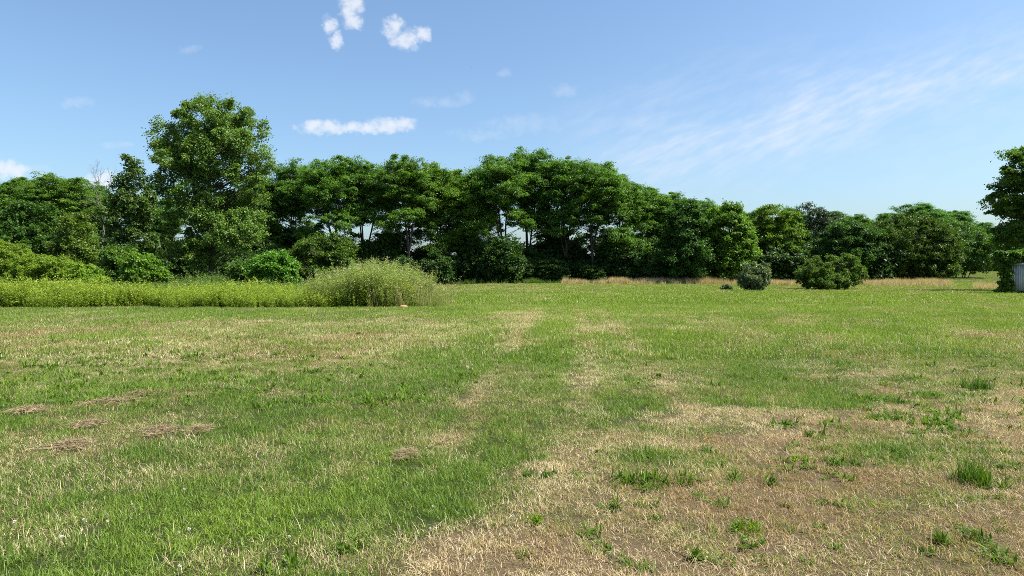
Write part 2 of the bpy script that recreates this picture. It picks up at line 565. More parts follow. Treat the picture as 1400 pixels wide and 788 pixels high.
# ------------------------------------------------------------------ scattering (stuff only)
def scatter(name, sources, P, rot, scl, idx, extra=None, label=None):
    """ONE stuff object: points carrying attributes, an instance of a source plant on each"""
    col = bpy.data.collections.new(name + '_plants')
    for i, s in enumerate(sources):
        s.name = '%s_plant_%02d' % (name, i)
        col.objects.link(s)
    me = bpy.data.meshes.new(name)
    me.vertices.add(len(P))
    me.vertices.foreach_set('co', np.asarray(P, np.float32).ravel())
    for nm, arr, ty, key in (('rot', rot, 'FLOAT_VECTOR', 'vector'), ('scl', scl, 'FLOAT_VECTOR', 'vector'), ('pick', idx, 'INT', 'value')):
        a = me.attributes.new(nm, ty, 'POINT')
        a.data.foreach_set(key, np.asarray(arr, np.int32 if ty == 'INT' else np.float32).ravel())
    for nm, arr in (extra or {}).items():
        a = me.attributes.new(nm, 'FLOAT', 'POINT')
        a.data.foreach_set('value', np.asarray(arr, np.float32))
    o = bpy.data.objects.new(name, me)
    COL.objects.link(o)
    ng = bpy.data.node_groups.new(name + '_scatter', 'GeometryNodeTree')
    ng.interface.new_socket('Geometry', in_out='INPUT', socket_type='NodeSocketGeometry')
    ng.interface.new_socket('Geometry', in_out='OUTPUT', socket_type='NodeSocketGeometry')
    gi, go = ng.nodes.new('NodeGroupInput'), ng.nodes.new('NodeGroupOutput')
    ip = ng.nodes.new('GeometryNodeInstanceOnPoints')
    ci = ng.nodes.new('GeometryNodeCollectionInfo')
    ci.inputs['Collection'].default_value = col
    ci.inputs['Separate Children'].default_value = True
    ci.inputs['Reset Children'].default_value = True
    ip.inputs['Pick Instance'].default_value = True
    ln = ng.links.new
    ln(gi.outputs[0], ip.inputs['Points'])
    ln(ci.outputs[0], ip.inputs['Instance'])
    for nm, ty, sock in (('rot', 'FLOAT_VECTOR', 'Rotation'), ('scl', 'FLOAT_VECTOR', 'Scale'), ('pick', 'INT', 'Instance Index')):
        na = ng.nodes.new('GeometryNodeInputNamedAttribute')
        na.data_type = ty
        na.inputs['Name'].default_value = nm
        ln(na.outputs['Attribute'], ip.inputs[sock])
    ln(ip.outputs[0], go.inputs[0])
    md = o.modifiers.new('scatter', 'NODES')
    md.node_group = ng
    tag(o, label=label, kind='stuff')
    return o


def blades(rng, n, rad, h0, h1, w, lean=.5, curl=.5, segs=2):
    """n bent blades on a disc: returns V, Q, per-face randoms"""
    a, r = rng.random(n) * 6.283, rad * np.sqrt(rng.random(n))
    b = np.stack([np.cos(a) * r, np.sin(a) * r, np.zeros(n)], -1)
    h = h0 + (h1 - h0) * rng.random(n) ** 1.5
    az = rng.random(n) * 6.283
    dirh = np.stack([np.cos(az), np.sin(az), np.zeros(n)], -1)
    side = np.stack([-np.sin(az), np.cos(az), np.zeros(n)], -1)
    tw = rng.uniform(-.9, .9, n)[:, None]
    side = unit(side + dirh * tw)
    l0 = np.abs(rng.normal(size=n)) * lean
    rows = []
    p = b.copy()
    for k in range(segs + 1):
        t = k / segs
        ww = (w * (1 - t ** 1.5 * .9) * rng.uniform(.75, 1.25, n) / 2)[:, None]
        rows += [p - side * ww, p + side * ww]
        ang = np.minimum(l0 + curl * t * rng.random(n) * 1.6, 1.75)
        st = (h / segs)[:, None]
        p = p + (dirh * np.sin(ang)[:, None] + np.array([0, 0, 1]) * np.cos(ang)[:, None]) * st
    V = np.stack(rows, 1)
    m = 2 * (segs + 1)
    V = V.reshape(-1, 3)
    base = np.arange(n)[:, None] * m
    Q = np.concatenate([base + np.array([[2 * k, 2 * k + 1, 2 * k + 3, 2 * k + 2]]) for k in range(segs)], 1).reshape(-1, 4)
    r1, r2 = rng.random(n), rng.random(n)
    V[:, 2] -= .004
    return V, Q, np.repeat(r1, segs), np.repeat(r2, segs)


def clump_obj(seed, n, rad, h0, h1, w, lean, curl):
    V, Q, a, b = blades(rg(seed), n, rad, h0, h1, w, lean, curl)
    return mk('clump', V, Q, M['grass'], face={'rnd': a, 'rnd2': b}, link=False)


def stalk_obj(seed, n=3, h=.24):
    rng = rg(seed)
    V, Q, a, b = blades(rng, n, .05, h * .7, h * 1.2, .0035, .22, .3)
    g = Geo()
    g.add(V, Q)
    tips = V.reshape(n, 6, 3)[:, 4]
    N = 14
    p = (tips[:, None] + rng.normal(size=(n, N, 3)) * np.array([.006, .006, .02]) - [0, 0, .015]).reshape(-1, 3)
    v, q = leaf_quads(p, unit(rng.normal(size=p.shape) * .4 + [0, 0, 1]), unit(rng.normal(size=p.shape)), np.full(len(p), .016), np.full(len(p), .006))
    g.add(v, q)
    V, Q = g.get()
    k = len(p)
    return mk('stalk', V, Q, M['grass'], face={'rnd': np.concatenate([a * .5, np.zeros(k)]), 'rnd2': np.concatenate([b, np.full(k, .7)])}, link=False)


def wedge(rng, n_per_m2, y0, y1, margin=2.5, slope=.80):
    w1 = y1 * slope + margin
    n = int(n_per_m2 * (y1 - y0) * 2 * w1)
    x, y = rng.uniform(-w1, w1, n), rng.uniform(y0, y1, n)
    k = np.abs(x) < np.maximum(y, 0) * slope + margin
    return x[k], y[k]


def lawn(name, seed, rings, srcs, npick, hscale):
    rng = rg(seed)
    X, Y = [], []
    for dens, y0, y1 in rings:
        x, y = wedge(rng, dens, y0, y1)
        X.append(x)
        Y.append(y)
    x, y = np.concatenate(X), np.concatenate(Y)
    d = dryness(x, y)
    t = tone_of(x, y)
    # thin the dry patches a little and bare the strip of weeds
    keep = (rng.random(len(x)) > .25 * sst(.6, .95, d)) & ~weed_zone(x, y)
    x, y, d, t = x[keep], y[keep], d[keep], t[keep]
    n = len(x)
    lush = sst(.45, .05, d)
    h = hscale * (.78 + .34 * lush) * rng.uniform(.75, 1.25, n) * (.8 + .45 * fbm(x, y, .5, 21, 2))
    scl = np.stack([np.ones(n) * rng.uniform(.85, 1.2, n)] * 2 + [h], -1)
    rot = np.stack([rng.normal(size=n) * .12, rng.normal(size=n) * .12, rng.random(n) * 6.283], -1)
    idx = rng.integers(0, npick, n)
    return x, y, d, t, scl, rot, idx, rng


def weed_zone(x, y):
    """the strip of tall weeds and everything behind it at the field's edge"""
    return (y > 32.6 + 1.6 * (fbm(np.asarray(x, float), np.asarray(y, float) * 0, 2.2, 19, 3) - .5) * 2) & (x < -3.6 - np.maximum(y - 37, 0) * .12) & (y < 82)


# near lawn
srcs = [clump_obj(100 + i, 44, .09, .03, .085, .0038, .8, 1.2) for i in range(6)]
srcs += [clump_obj(120 + i, 26, .10, .05, .13, .0042, .85, 1.1) for i in range(2)]
srcs += [stalk_obj(140 + i) for i in range(2)]
x, y, d, t, scl, rot, idx, rng = lawn('grass', 1, [(210, 2.2, 7), (150, 7, 13)], srcs, 6, .86)
k = (rng.random(len(x)) < .22 * sst(.5, .1, d) + .03)
idx = np.where(k, rng.integers(6, 8, len(x)), idx)
k = rng.random(len(x)) < .006 + .006 * (d > .5)
idx = np.where(k, rng.integers(8, 10, len(x)), idx)
scatter('near_grass', srcs, np.stack([x, y, ground_z(x, y)], -1), rot, scl, idx, {'dry': d, 'tone': t, 'pale': pale_of(x, y)})
# middle lawn
srcs = [clump_obj(200 + i, 60, .20, .04, .12, .009, .55, .8) for i in range(6)]
x, y, d, t, scl, rot, idx, rng = lawn('grass', 2, [(40, 13, 22), (24, 22, 36)], srcs, 6, 1.0)
scatter('middle_grass', srcs, np.stack([x, y, ground_z(x, y)], -1), rot, scl, idx, {'dry': d, 'tone': t, 'pale': pale_of(x, y)})
# far lawn
srcs = [clump_obj(300 + i, 90, .55, .05, .14, .02, .45, .6) for i in range(5)]
x, y, d, t, scl, rot, idx, rng = lawn('grass', 3, [(6, 36, 60), (3.2, 60, 100), (.8, 100, 230)], srcs, 5, 1.0)
scatter('far_grass', srcs, np.stack([x, y, ground_z(x, y)], -1), rot, scl, idx, {'dry': d, 'tone': t, 'pale': pale_of(x, y)})

# clover flowers
rng = rg(71)


def flower(seed):
    r = rg(seed)
    N = 34
    p = unit(r.normal(size=(N, 3))) * .009 + [0, 0, .075]
    v, q = leaf_quads(p, unit(p - [0, 0, .07]), unit(r.normal(size=(N, 3))), np.full(N, .012), np.full(N, .006))
    g = Geo()
    g.add(v, q)
    g.add(*tube(np.array([[0, 0, -.01], [.003, 0, .04], [0, 0, .075]]), [.0012] * 3, 4))
    V, Q = g.get()
    return mk('flower', V, Q, M['flower'], link=False)


cu = np.concatenate([rng.normal(1210, 90, 190), rng.normal(1080, 120, 60), rng.normal(170, 80, 12), rng.normal(560, 150, 8)])
cv = np.concatenate([rng.normal(495, 24, 190), rng.normal(470, 25, 60), rng.normal(722, 30, 12), rng.normal(700, 40, 8)])
k = cv > 425
cy = F * CAMH / (cv[k] - HZ)
cx = (cu[k] - CX) / F * cy
n = len(cx)
s = rng.uniform(.5, 1.0, n)
scatter('clover_flowers', [flower(5), flower(6)], np.stack([cx, cy, ground_z(cx, cy)], -1), np.stack([rng.normal(size=n) * .2, rng.normal(size=n) * .2, rng.random(n) * 6], -1),
        np.stack([s, s, s], -1), rng.integers(0, 2, n))


# flat broad-leaved weeds and clover among the grass
def flat_weed(seed, n, w, h):
    V, Q, a, b = blades(rg(seed), n, .09, h * .6, h * 1.3, w, 1.0, .9, 2)
    return mk('flat_weed', V, Q, M['tuft'], face={'rnd': b}, link=False)


cu = np.concatenate([rng.uniform(-40, 640, 420), rng.normal(200, 140, 200), rng.uniform(1050, 1450, 90), rng.uniform(640, 1400, 150), rng.uniform(700, 1400, 60)])
cv = np.concatenate([rng.uniform(430, 560, 420), rng.normal(470, 25, 200), rng.uniform(540, 660, 90), rng.uniform(420, 530, 150), rng.uniform(600, 780, 60)])
k = cv > 428
cy = F * CAMH / (cv[k] - HZ)
cx = (cu[k] - CX) / F * cy
n = len(cx)
s = rng.uniform(.5, 1.25, n) * np.where(cv[k] > 600, .55, 1)
o = scatter('lawn_weeds', [flat_weed(860 + i, 30, (.012, .02, .028, .016)[i], (.09, .08, .06, .11)[i]) for i in range(4)], np.stack([cx, cy, ground_z(cx, cy) + .012], -1),
            np.stack([rng.normal(size=n) * .1, rng.normal(size=n) * .1, rng.random(n) * 6], -1), np.stack([s * 1.5, s * 1.5, s], -1), rng.integers(0, 4, n))
o.color = (.85, .95, .85, 1)


# ------------------------------------------------------------------ tall weeds
def weed_plant(seed, H, stems, rad, nleaf, L, W, mat, topw=1.0, tops=0):
    rng = rg(seed)
    g = Geo()
    fr = []
    for i in range(stems):
        a = rng.random() * 6.283
        r = rad * math.sqrt(rng.random())
        h = H * rng.uniform(.55, 1.12)
        b = np.array([math.cos(a) * r, math.sin(a) * r, 0])
        tip = b + np.array([math.cos(a), math.sin(a), 0]) * rng.uniform(0, .26) * h + rng.normal(size=3) * .09 * h * np.array([1, 1, 0]) + [0, 0, h]
        P = np.array([b, b * .6 + tip * .4 + rng.normal(size=3) * .02, tip])
        v, q = tube(P, [.006, .005, .002], 3)
        g.add(v, q)
        fr.append(np.full(len(q), .35))
        t = np.sort(rng.uniform(.12, 1, nleaf))[:, None]
        p = (1 - t) ** 2 * P[0] + 2 * t * (1 - t) * P[1] + t ** 2 * P[2]
        az = np.arange(nleaf) * 2.4 + rng.random() * 6
        el = rng.uniform(.05, .9, nleaf)
        dd = np.stack([np.cos(az) * np.cos(el), np.sin(az) * np.cos(el), np.sin(el)], -1)
        ll = L * (1.15 - .65 * t[:, 0]) * rng.uniform(.7, 1.3, nleaf)
        nm = unit(np.array([0, 0, 1.0]) + rng.normal(size=(nleaf, 3)) * .45)
        v, q = leaf_quads(p + dd * ll[:, None] * .5, dd, nm, ll, W * rng.uniform(.8, 1.2, nleaf))
        g.add(v, q)
        fr.append(np.clip(rng.random(nleaf) * .6 + .38 * t[:, 0], 0, .93))
        if tops:
            p = tip + rng.normal(size=(tops, 3)) * np.array([.05, .05, .07]) - [0, 0, .03]
            v, q = leaf_quads(p, unit(rng.normal(size=(tops, 3)) + [0, 0, 1.2]), unit(rng.normal(size=(tops, 3))), np.full(tops, .05), np.full(tops, .02))
            g.add(v, q)
            fr.append(np.where(rng.random(tops) < .5, 1.0, .8))
    V, Q = g.get()
    return mk('weed', V, Q, M[mat], face={'rnd': np.concatenate(fr)}, link=False)


def put_weeds(name, srcs, x, y, s, seed, sz=None):
    rng = rg(seed)
    n = len(x)
    sz = s if sz is None else sz
    return scatter(name, srcs, np.stack([x, y, ground_z(x, y)], -1), np.stack([rng.normal(size=n) * .06, rng.normal(size=n) * .06, rng.random(n) * 6.28], -1),
                   np.stack([s, s, sz], -1), rng.integers(0, len(srcs), n))


rng = rg(81)
# low strip along the edge of the field
n = 5200
x, y = rng.uniform(-42, -5, n), rng.uniform(31.8, 40, n)
y = np.where(rng.random(n) < .35, 32 + (y - 32) * .3, y)
k = weed_zone(x, y)
x, y = x[k], y[k]
s = rng.uniform(.7, 1.18, len(x)) * (.6 + .62 * fbm(x, y, 1.7, 4, 3)) * (.72 + .28 * sst(32, 33.2, y)) * (.66 + .5 * fbm(x, y, 4.5, 24, 2))
put_weeds('weed_strip', [weed_plant(400 + i, 1.18, 6, .26, 18, .17, .05, 'weed', tops=3 * (i % 2)) for i in range(8)], x, y, s, 82)
# tall mound at the strip's end
n = 2300
a, r = rng.random(n) * 6.283, np.sqrt(rng.random(n))
x, y = -7.4 + np.cos(a) * r * 4.0, 35.6 + np.sin(a) * r * 3.4
r = r * (.82 + .4 * vnoise(a * 2.2, a * 0, 9))
x, y = -7.9 + np.cos(a) * r * 3.9, 35.4 + np.sin(a) * r * 3.0
q = np.clip((x + 11.4) / 3.6, 0, 1)
s = (.38 + .44 * q) * (1 - .34 * r ** 4) * rng.uniform(.6, 1.28, n) * (.5 + .95 * fbm(x, y, 1.2, 6, 2))
k = (y > 32.1)
put_weeds('tall_weeds', [weed_plant(430 + i, 1.85, 5, .34, 28, .2, .036, 'weed_tall', tops=8) for i in range(8)], x[k], y[k], s[k], 83)
k = rng.random(len(x)) < .035
put_weeds('weed_stems', [weed_plant(440 + i, 2.05, 2, .1, 22, .16, .026, 'weed_tall', tops=12) for i in range(4)], x[k], y[k], s[k] * 1.22, 89)
# rough scrub between the strip and the trees
n = 5200
x, y = rng.uniform(-70, -4, n), rng.uniform(39.5, 70, n)
k = weed_zone(x, y) & (x < -6 - (y - 40) * .34) & (x > -.82 * y - 4)
x, y = x[k], y[k]
s = rng.uniform(.65, 1.15, len(x)) * (.36 + .62 * fbm(x, y, 4.0, 14, 3)) * (1 + .012 * (y - 40))
put_weeds('scrub_growth', [weed_plant(460 + i, 1.5, 7, .34, 24, .19, .06, ['scrub', 'scrub', 'scrub', 'weed_tall', 'scrub'][i], tops=3) for i in range(5)], x, y, s, 84)


def tall_dry(seed):
    V, Q, a, b = blades(rg(seed), 60, .4, .45, .95, .022, .2, .35, 2)
    return mk('dry', V, Q, M['dry_tall'], face={'rnd': b}, link=False)


xs_, ys_ = [], []
for u0, u1, yy, dy, n in ((770, 850, 86, .6, 70), (835, 1010, 86, 1.0, 560), (1010, 1110, 86, 1.2, 340), (1165, 1300, 92, 1.6, 420), (1335, 1372, 75, 2.0, 60), (1190, 1300, 88, 4, 60)):
    u = rng.uniform(u0, u1, n)
    yv = yy + rng.normal(size=n) * dy
    xs_.append(PX(u, yv))
    ys_.append(yv)
x, y = np.concatenate(xs_), np.concatenate(ys_)
s = rng.uniform(.6, 1.15, len(x)) * (.6 + .7 * fbm(x, y, 3, 41, 2))
put_weeds('dry_meadow_grass', [tall_dry(490 + i) for i in range(4)], x, y, np.full(len(x), 1.0), 85, s)

# straw-coloured dead stalks at the mound's end, rough growth along the foot of the trees
n = 130
x, y = rng.normal(-5.2, .9, n), rng.normal(34.6, 1.1, n)
put_weeds('dead_stalk_growth', [weed_plant(480 + i, 1.5, 4, .2, 5, .1, .012, 'dry_tall', tops=10) for i in range(3)], x, y, rng.uniform(.5, 1.05, n), 87)
n = 1500
yv = rng.normal(88.5, 1.3, n)
x = PX(rng.uniform(600, 1190, n), yv)
yv = yv + sst(30, 60, x) * 9
put_weeds('edge_weeds', [weed_plant(484 + i, 1.2, 9, .5, 16, .22, .08, 'scrub', tops=2) for i in range(3)], x, yv, rng.uniform(.3, .6, n) * (.4 + 1.1 * fbm(x, yv, 2.5, 44, 3)), 88)

# deep-shade undergrowth below the tree row
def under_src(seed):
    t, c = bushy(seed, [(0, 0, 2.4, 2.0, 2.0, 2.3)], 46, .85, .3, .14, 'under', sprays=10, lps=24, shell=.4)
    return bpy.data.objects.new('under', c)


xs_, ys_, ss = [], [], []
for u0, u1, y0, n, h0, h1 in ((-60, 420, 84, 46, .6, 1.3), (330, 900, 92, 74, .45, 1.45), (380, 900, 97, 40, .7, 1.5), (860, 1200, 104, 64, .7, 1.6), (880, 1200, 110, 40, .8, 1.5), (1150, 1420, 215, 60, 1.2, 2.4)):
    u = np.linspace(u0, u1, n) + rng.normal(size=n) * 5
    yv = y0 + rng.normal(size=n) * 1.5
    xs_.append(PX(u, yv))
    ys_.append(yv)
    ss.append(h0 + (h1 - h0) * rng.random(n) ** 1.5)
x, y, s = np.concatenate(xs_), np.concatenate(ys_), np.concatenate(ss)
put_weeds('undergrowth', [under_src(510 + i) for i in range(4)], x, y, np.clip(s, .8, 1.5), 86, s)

# ------------------------------------------------------------------ trees
LOC = [locust(11, 6), locust(12, 6), locust(13, 5), locust(14, 3), locust(15, 4), locust(16, 3)]
OPEN = {640: 2, 402: 3, 503: 5, 556: 4, 683: 4, 727: 3, 772: 5, 816: 4, 452: 4}
rng = rg(91)
LG = 'locust trees of the long windbreak row'
rows = [  # px, distance, top row px, width factor, tint, label
    (-45, 80, 252, 1.1, (1, 1, 1), 'locust cut by the frame edge beside the dark round-headed tree'),
    (28, 86, 240, 1.05, (1.0, 1, .9), 'flat-topped locust above the dark round-headed tree, cloud behind its top'),
    (82, 83, 236, 1.15, (1.05, 1.02, .9), 'wide flat-topped locust over the vine-draped sapling'),
    (128, 90, 248, 1.0, (.95, 1, .9), 'locust whose crown ends beside the bare dead twigs'),
    (222, 92, 268, 1.0, (.8, .9, .9), 'dim locust seen between the young and the big cottonwood'),
    (305, 95, 262, 1.1, (.85, .95, .9), 'locust directly behind the trunk of the big cottonwood'),
    (355, 92, 236, 1.0, (.95, 1, 1), 'locust half hidden by the big cottonwood crown'),
    (402, 93, 220, 1.05, (.95, 1, 1), 'locust above the round bright shrub, next after the big cottonwood'),
    (452, 90, 212, 1.1, (1, 1.05, .95), 'tall locust above the low dark tree, under the long flat cloud'),
    (503, 93, 214, 1.05, (1, 1.05, 1), 'thin-crowned locust with sky showing between its stems, above the weed slope'),
    (556, 91, 211, 1.1, (1.05, 1.05, .9), 'tall spreading locust straight above the tall weed mound'),
    (600, 94, 224, 1.05, (1.15, 1.12, .8), 'yellowish green locust behind the end of the weed mound'),
    (640, 93, 236, 1.05, (1.2, 1.15, .8), 'lower bright locust in the dip beside the highest crowns'),
    (683, 92, 207, 1.1, (1, 1.05, .95), 'first of the highest domed crowns, rising straight after the dip'),
    (727, 96, 203, 1.1, (.95, 1.02, 1), 'highest locust in the middle of the domed group'),
    (772, 94, 208, 1.1, (.95, 1.02, 1), 'domed locust with many thin dark stems showing below it'),
    (816, 92, 216, 1.1, (1, 1.05, .95), 'last tall locust of the domed group, shoulder falling away'),
    (850, 93, 240, 1.0, (1.02, 1.05, .9), 'shorter locust on the step below the domed group'),
    (884, 97, 252, 1.0, (1, 1.05, .9), 'locust with ragged dark sprigs on top, past the step'),
    (918, 99, 262, 1.0, (1, 1.05, .9), 'locust directly above the dense dark oval tree'),
    (962, 105, 270, 1.05, (1, 1.05, .9), 'locust filling the gap between dark oval tree and bright maple'),
    (1030, 110, 284, 1.0, (1, 1.05, .95), 'low locust just behind the shoulder of the bright maple'),
    (1082, 114, 282, .9, (.9, 1, 1), 'dull locust between the yellow-topped tree and the airy grey-green tree'),
    (1136, 116, 288, 1.0, (.9, 1, .95), 'locust rising above the broad two-lobed bush'),
    (1172, 122, 292, 1.0, (.95, 1.02, .95), 'last locust before the great round thicket'),
]
for i, (px, Y, top, wf, tint, lab) in enumerate(rows):
    x = PX(px, Y)
    z = float(ground_z(x, Y))
    H = CAMH + (HZ - top) / F * Y - z
    s = H / 18.3
    sx = wf * (s * .45 + .55) * 1.12
    place('locust_tree', LOC[OPEN.get(px, (i * 2 + i // 3) % 3)], (x, Y, z), float(rng.random() * 6.28), (sx, sx, s), lab, 'tree', LG, tint)

# big cottonwood
Y = 68
x = PX(290, Y)
z = float(ground_z(x, Y))
k = Y / F


def lb(px, py, w, h, dep=None, dy=0, cpx=290, Yd=None):
    kk = (Yd or Y) / F
    return ((px - cpx) * kk, dy, CAMH + (HZ - py) * kk, w * kk, (dep or w) * kk, h * kk)


lobes = [lb(287, 166, 40, 32), lb(330, 180, 42, 34), lb(240, 195, 34, 30), lb(285, 215, 62, 40), lb(340, 235, 34, 34), lb(252, 255, 34, 34, dy=-1), lb(315, 285, 42, 36),
         lb(262, 310, 32, 34, dy=-1.5), lb(330, 325, 32, 28, dy=-1.5), lb(295, 340, 44, 24), lb(236, 290, 14, 30, dy=1), lb(262, 345, 28, 24, dy=-1), lb(280, 275, 30, 40, dy=1.5)]
cw = broadleaf(21, lobes, 235, .95, .17, .14, 'cotton', 19.5, .34, sprays=10, lps=56, flat=.9, shell=.35, wisps=60, mind=.72, forks=6, droop=.35, up=.5, spray_r=.36)
place('cottonwood_tree', cw, (x, Y, z), 0, 1, 'biggest tree, tall pale-leaved cottonwood standing above all its neighbours', 'tree', tint=(1.36, 1.44, 1.25))
# young cottonwood with a whippy top
Y = 64
lobes = [lb(182, 232, 9, 22, cpx=180), lb(172, 262, 14, 22, cpx=180), lb(190, 285, 22, 28, cpx=180), lb(165, 300, 20, 34, cpx=180), lb(185, 330, 26, 30, cpx=180)]
x = PX(180, Y)
yc = broadleaf(22, lobes, 70, .8, .19, .16, 'cotton', 11.5, .14, sprays=9, lps=38, flat=.85, mind=.7, forks=2, droop=.3, up=.5)
place('cottonwood_tree', yc, (x, Y, float(ground_z(x, Y))), 0, 1, 'young cottonwood with a whippy narrow top beside the big cottonwood', 'tree', tint=(.85, .92, .9))
# dark round headed tree, vine sapling
Y = 62
x = PX(36, Y)
dk = broadleaf(23, [lb(20, 312, 30, 26, cpx=36), lb(48, 305, 30, 28, cpx=36), lb(36, 330, 44, 26, cpx=36)], 70, .85, .2, .14, 'broad', 6.2, .14, sprays=10, lps=46, shell=.5)
place('broadleaf_tree', dk, (x, Y, 0), 0, 1, 'dark round-headed tree in front of the flat-topped locusts', 'tree', tint=(.75, .85, .9))
Y = 58
x = PX(102, Y)
vs = bushy(24, [lb(102, 312, 20, 18, cpx=102), lb(98, 340, 24, 26, cpx=102), lb(112, 352, 22, 22, cpx=102)], 60, .62, .17, .11, 'shrub', stems=4, sprays=10, lps=36, flat=.9)
place('vine_draped_sapling', vs, (x, Y, 0), 0, 1, 'vine-draped sapling standing alone under the wide flat-topped locust', 'sapling', tint=(1.05, 1, .9))
Y = 66
x = PX(215, Y)
# low dark tree behind the weed slope
Y = 60
x = PX(440, Y)
lt = broadleaf(25, [lb(440, 345, 40, 22, cpx=440), lb(420, 358, 30, 22, cpx=440), lb(462, 362, 24, 22, cpx=440), lb(440, 372, 44, 20, cpx=440)], 85, .7, .18, .12, 'broad', 4.3, .12, sprays=11, lps=46, shell=.5)
place('broadleaf_tree', lt, (x, Y, 0), 0, 1, 'low dark tree between the round bright shrub and the weed mound', 'tree', tint=(1.0, .95, .8))
# dense oval and bright maple
Y = 87
x = PX(935, Y)
z = float(ground_z(x, Y))
ov = broadleaf(26, [lb(935, 318, 30, 38, cpx=935), lb(938, 350, 36, 32, cpx=935), lb(935, 295, 20, 20, cpx=935), lb(925, 370, 28, 18, cpx=935)], 130, .95, .24, .15, 'broad', 9.8, .2, sprays=11, lps=48, shell=.6)
place('broadleaf_tree', ov, (x, Y, 0), 0, 1, 'dense dark oval tree standing before the row, bristly and blue-green', 'tree', tint=(.62, .78, .9))
x = PX(1000, Y)
mp = broadleaf(27, [lb(1000, 320, 28, 40, cpx=1000), lb(1004, 350, 32, 34, cpx=1000), lb(1000, 292, 16, 18, cpx=1000), lb(996, 368, 28, 18, cpx=1000)], 130, .9, .26, .19, 'broad', 9.8, .2, sprays=11, lps=44, shell=.6)
place('maple_tree', mp, (x, Y + 1, 0), 0, 1, 'bright green pointed maple between the dark oval tree and grey bush', 'tree', tint=(1.35, 1.35, 1))
# yellow topped, airy
Y = 103
x = PX(1057, Y)
z = float(ground_z(x, Y))
ye = broadleaf(28, [lb(1057, 297, 26, 16, cpx=1057), lb(1045, 320, 24, 24, cpx=1057), lb(1070, 325, 26, 28, cpx=1057), lb(1060, 355, 30, 26, cpx=1057)], 90, 1.05, .3, .16, 'broad', 11.5, .2, sprays=10, lps=46, flat=.5)
place('broadleaf_tree', ye, (x, Y, 0), 0, 1, 'yellow-topped tree rising behind the grey-green bush', 'tree', tint=(1.5, 1.35, .8))
Y = 110
x = PX(1106, Y)
ai = broadleaf(29, [lb(1100, 292, 15, 15, cpx=1106), lb(1122, 300, 22, 16, cpx=1106), lb(1100, 325, 30, 22, cpx=1106), lb(1125, 340, 26, 26, cpx=1106)], 80, 1.1, .28, .13, 'silver', 12, .2, sprays=9, lps=40, flat=.6, shell=.3)
place('broadleaf_tree', ai, (x, Y, 0), 0, 1, 'airy grey-green tree with a loose top behind the two-lobed bush', 'tree', tint=(.75, .85, .8))
Y = 100
x = PX(1160, Y)
br = broadleaf(30, [lb(1150, 325, 26, 26, cpx=1160), lb(1175, 335, 26, 30, cpx=1160), lb(1160, 352, 36, 22, cpx=1160)], 90, 1.05, .28, .17, 'broad', 8.0, .2, sprays=10, lps=44)
place('broadleaf_tree', br, (x, Y, float(ground_z(x, Y)) - .3), 0, 1, 'dark leafy tree filling between the two-lobed bush and great thicket', 'tree', tint=(.6, .75, .85))
# great round thickets
Y = 103
x = PX(1242, Y)
z = float(ground_z(x, Y))
th = bushy(31, [lb(1238, 335, 60, 38, cpx=1242), lb(1215, 352, 42, 30, cpx=1242), lb(1272, 348, 40, 32, cpx=1242), lb(1242, 366, 60, 18, cpx=1242)], 460, .85, .24, .13, 'shrub', stems=20, sprays=10, lps=40, shell=.78, rad=.07)
place('thicket_shrub', th, (x, Y, 0), 0, 1, 'great round thicket with olive top and dark thorny flank', 'shrub', tint=(.6, .66, .36))
Y = 128
x = PX(1312, Y)
z = float(ground_z(x, Y))
t2 = bushy(32, [lb(1300, 338, 46, 34, cpx=1312), lb(1335, 345, 28, 26, cpx=1312)], 210, 1.15, .3, .14, 'shrub', stems=12, sprays=10, lps=36, shell=.7, rad=.07)
place('thicket_shrub', t2, (x, Y, 0), 0, 1, 'second round thicket, greener, tucked behind the great round thicket', 'shrub', tint=(.8, 1.0, 1.05))
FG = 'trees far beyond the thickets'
for i, (px, Y, top, wf, lab) in enumerate(((1222, 165, 288, 1.2, 'low edge of the far locusts, beside the last windbreak locust'),
                                          (1256, 165, 276, 1.5, 'highest far locust peeping over the great round thicket'),
                                          (1300, 170, 287, 1.3, 'far locust over the second round thicket'),
                                          (1338, 185, 302, 1.2, 'lower far locust sloping down to the open field'),
                                          (1372, 200, 308, 1.2, 'far locust seen behind the vine-grown shed'))):
    x = PX(px, Y)
    z = float(ground_z(x, Y))
    H = CAMH + (HZ - top) / F * Y - z
    s = H / 18.3
    place('locust_tree', LOC[(i * 2 + 1) % 3], (x, Y, z), float(rng.random() * 6.28), (wf * 1.15, wf * 1.15, s), lab, 'tree', FG, (.85, 1.0, 1.35))  # bluish tint paints distance haze into the leaf colour
# tree at the frame edge
Y = 60
x = PX(1432, Y)
z = float(ground_z(x, Y))
rt = broadleaf(33, [lb(1415, 215, 26, 18, cpx=1432), lb(1392, 240, 24, 16, cpx=1432), lb(1440, 225, 44, 36, cpx=1432), lb(1405, 275, 30, 28, cpx=1432), lb(1450, 290, 54, 40, cpx=1432), lb(1402, 318, 22, 18, cpx=1432), lb(1440, 330, 50, 22, cpx=1432)],
               150, .8, .2, .14, 'broad', 13, .28, sprays=10, lps=44, flat=.6, mind=.75, forks=5, fork_h=.25)
place('maple_tree', rt, (x, Y + 2, z), 0, 1, 'dark maple leaning in over the vine-grown shed', 'tree', tint=(1.2, 1.2, .95))

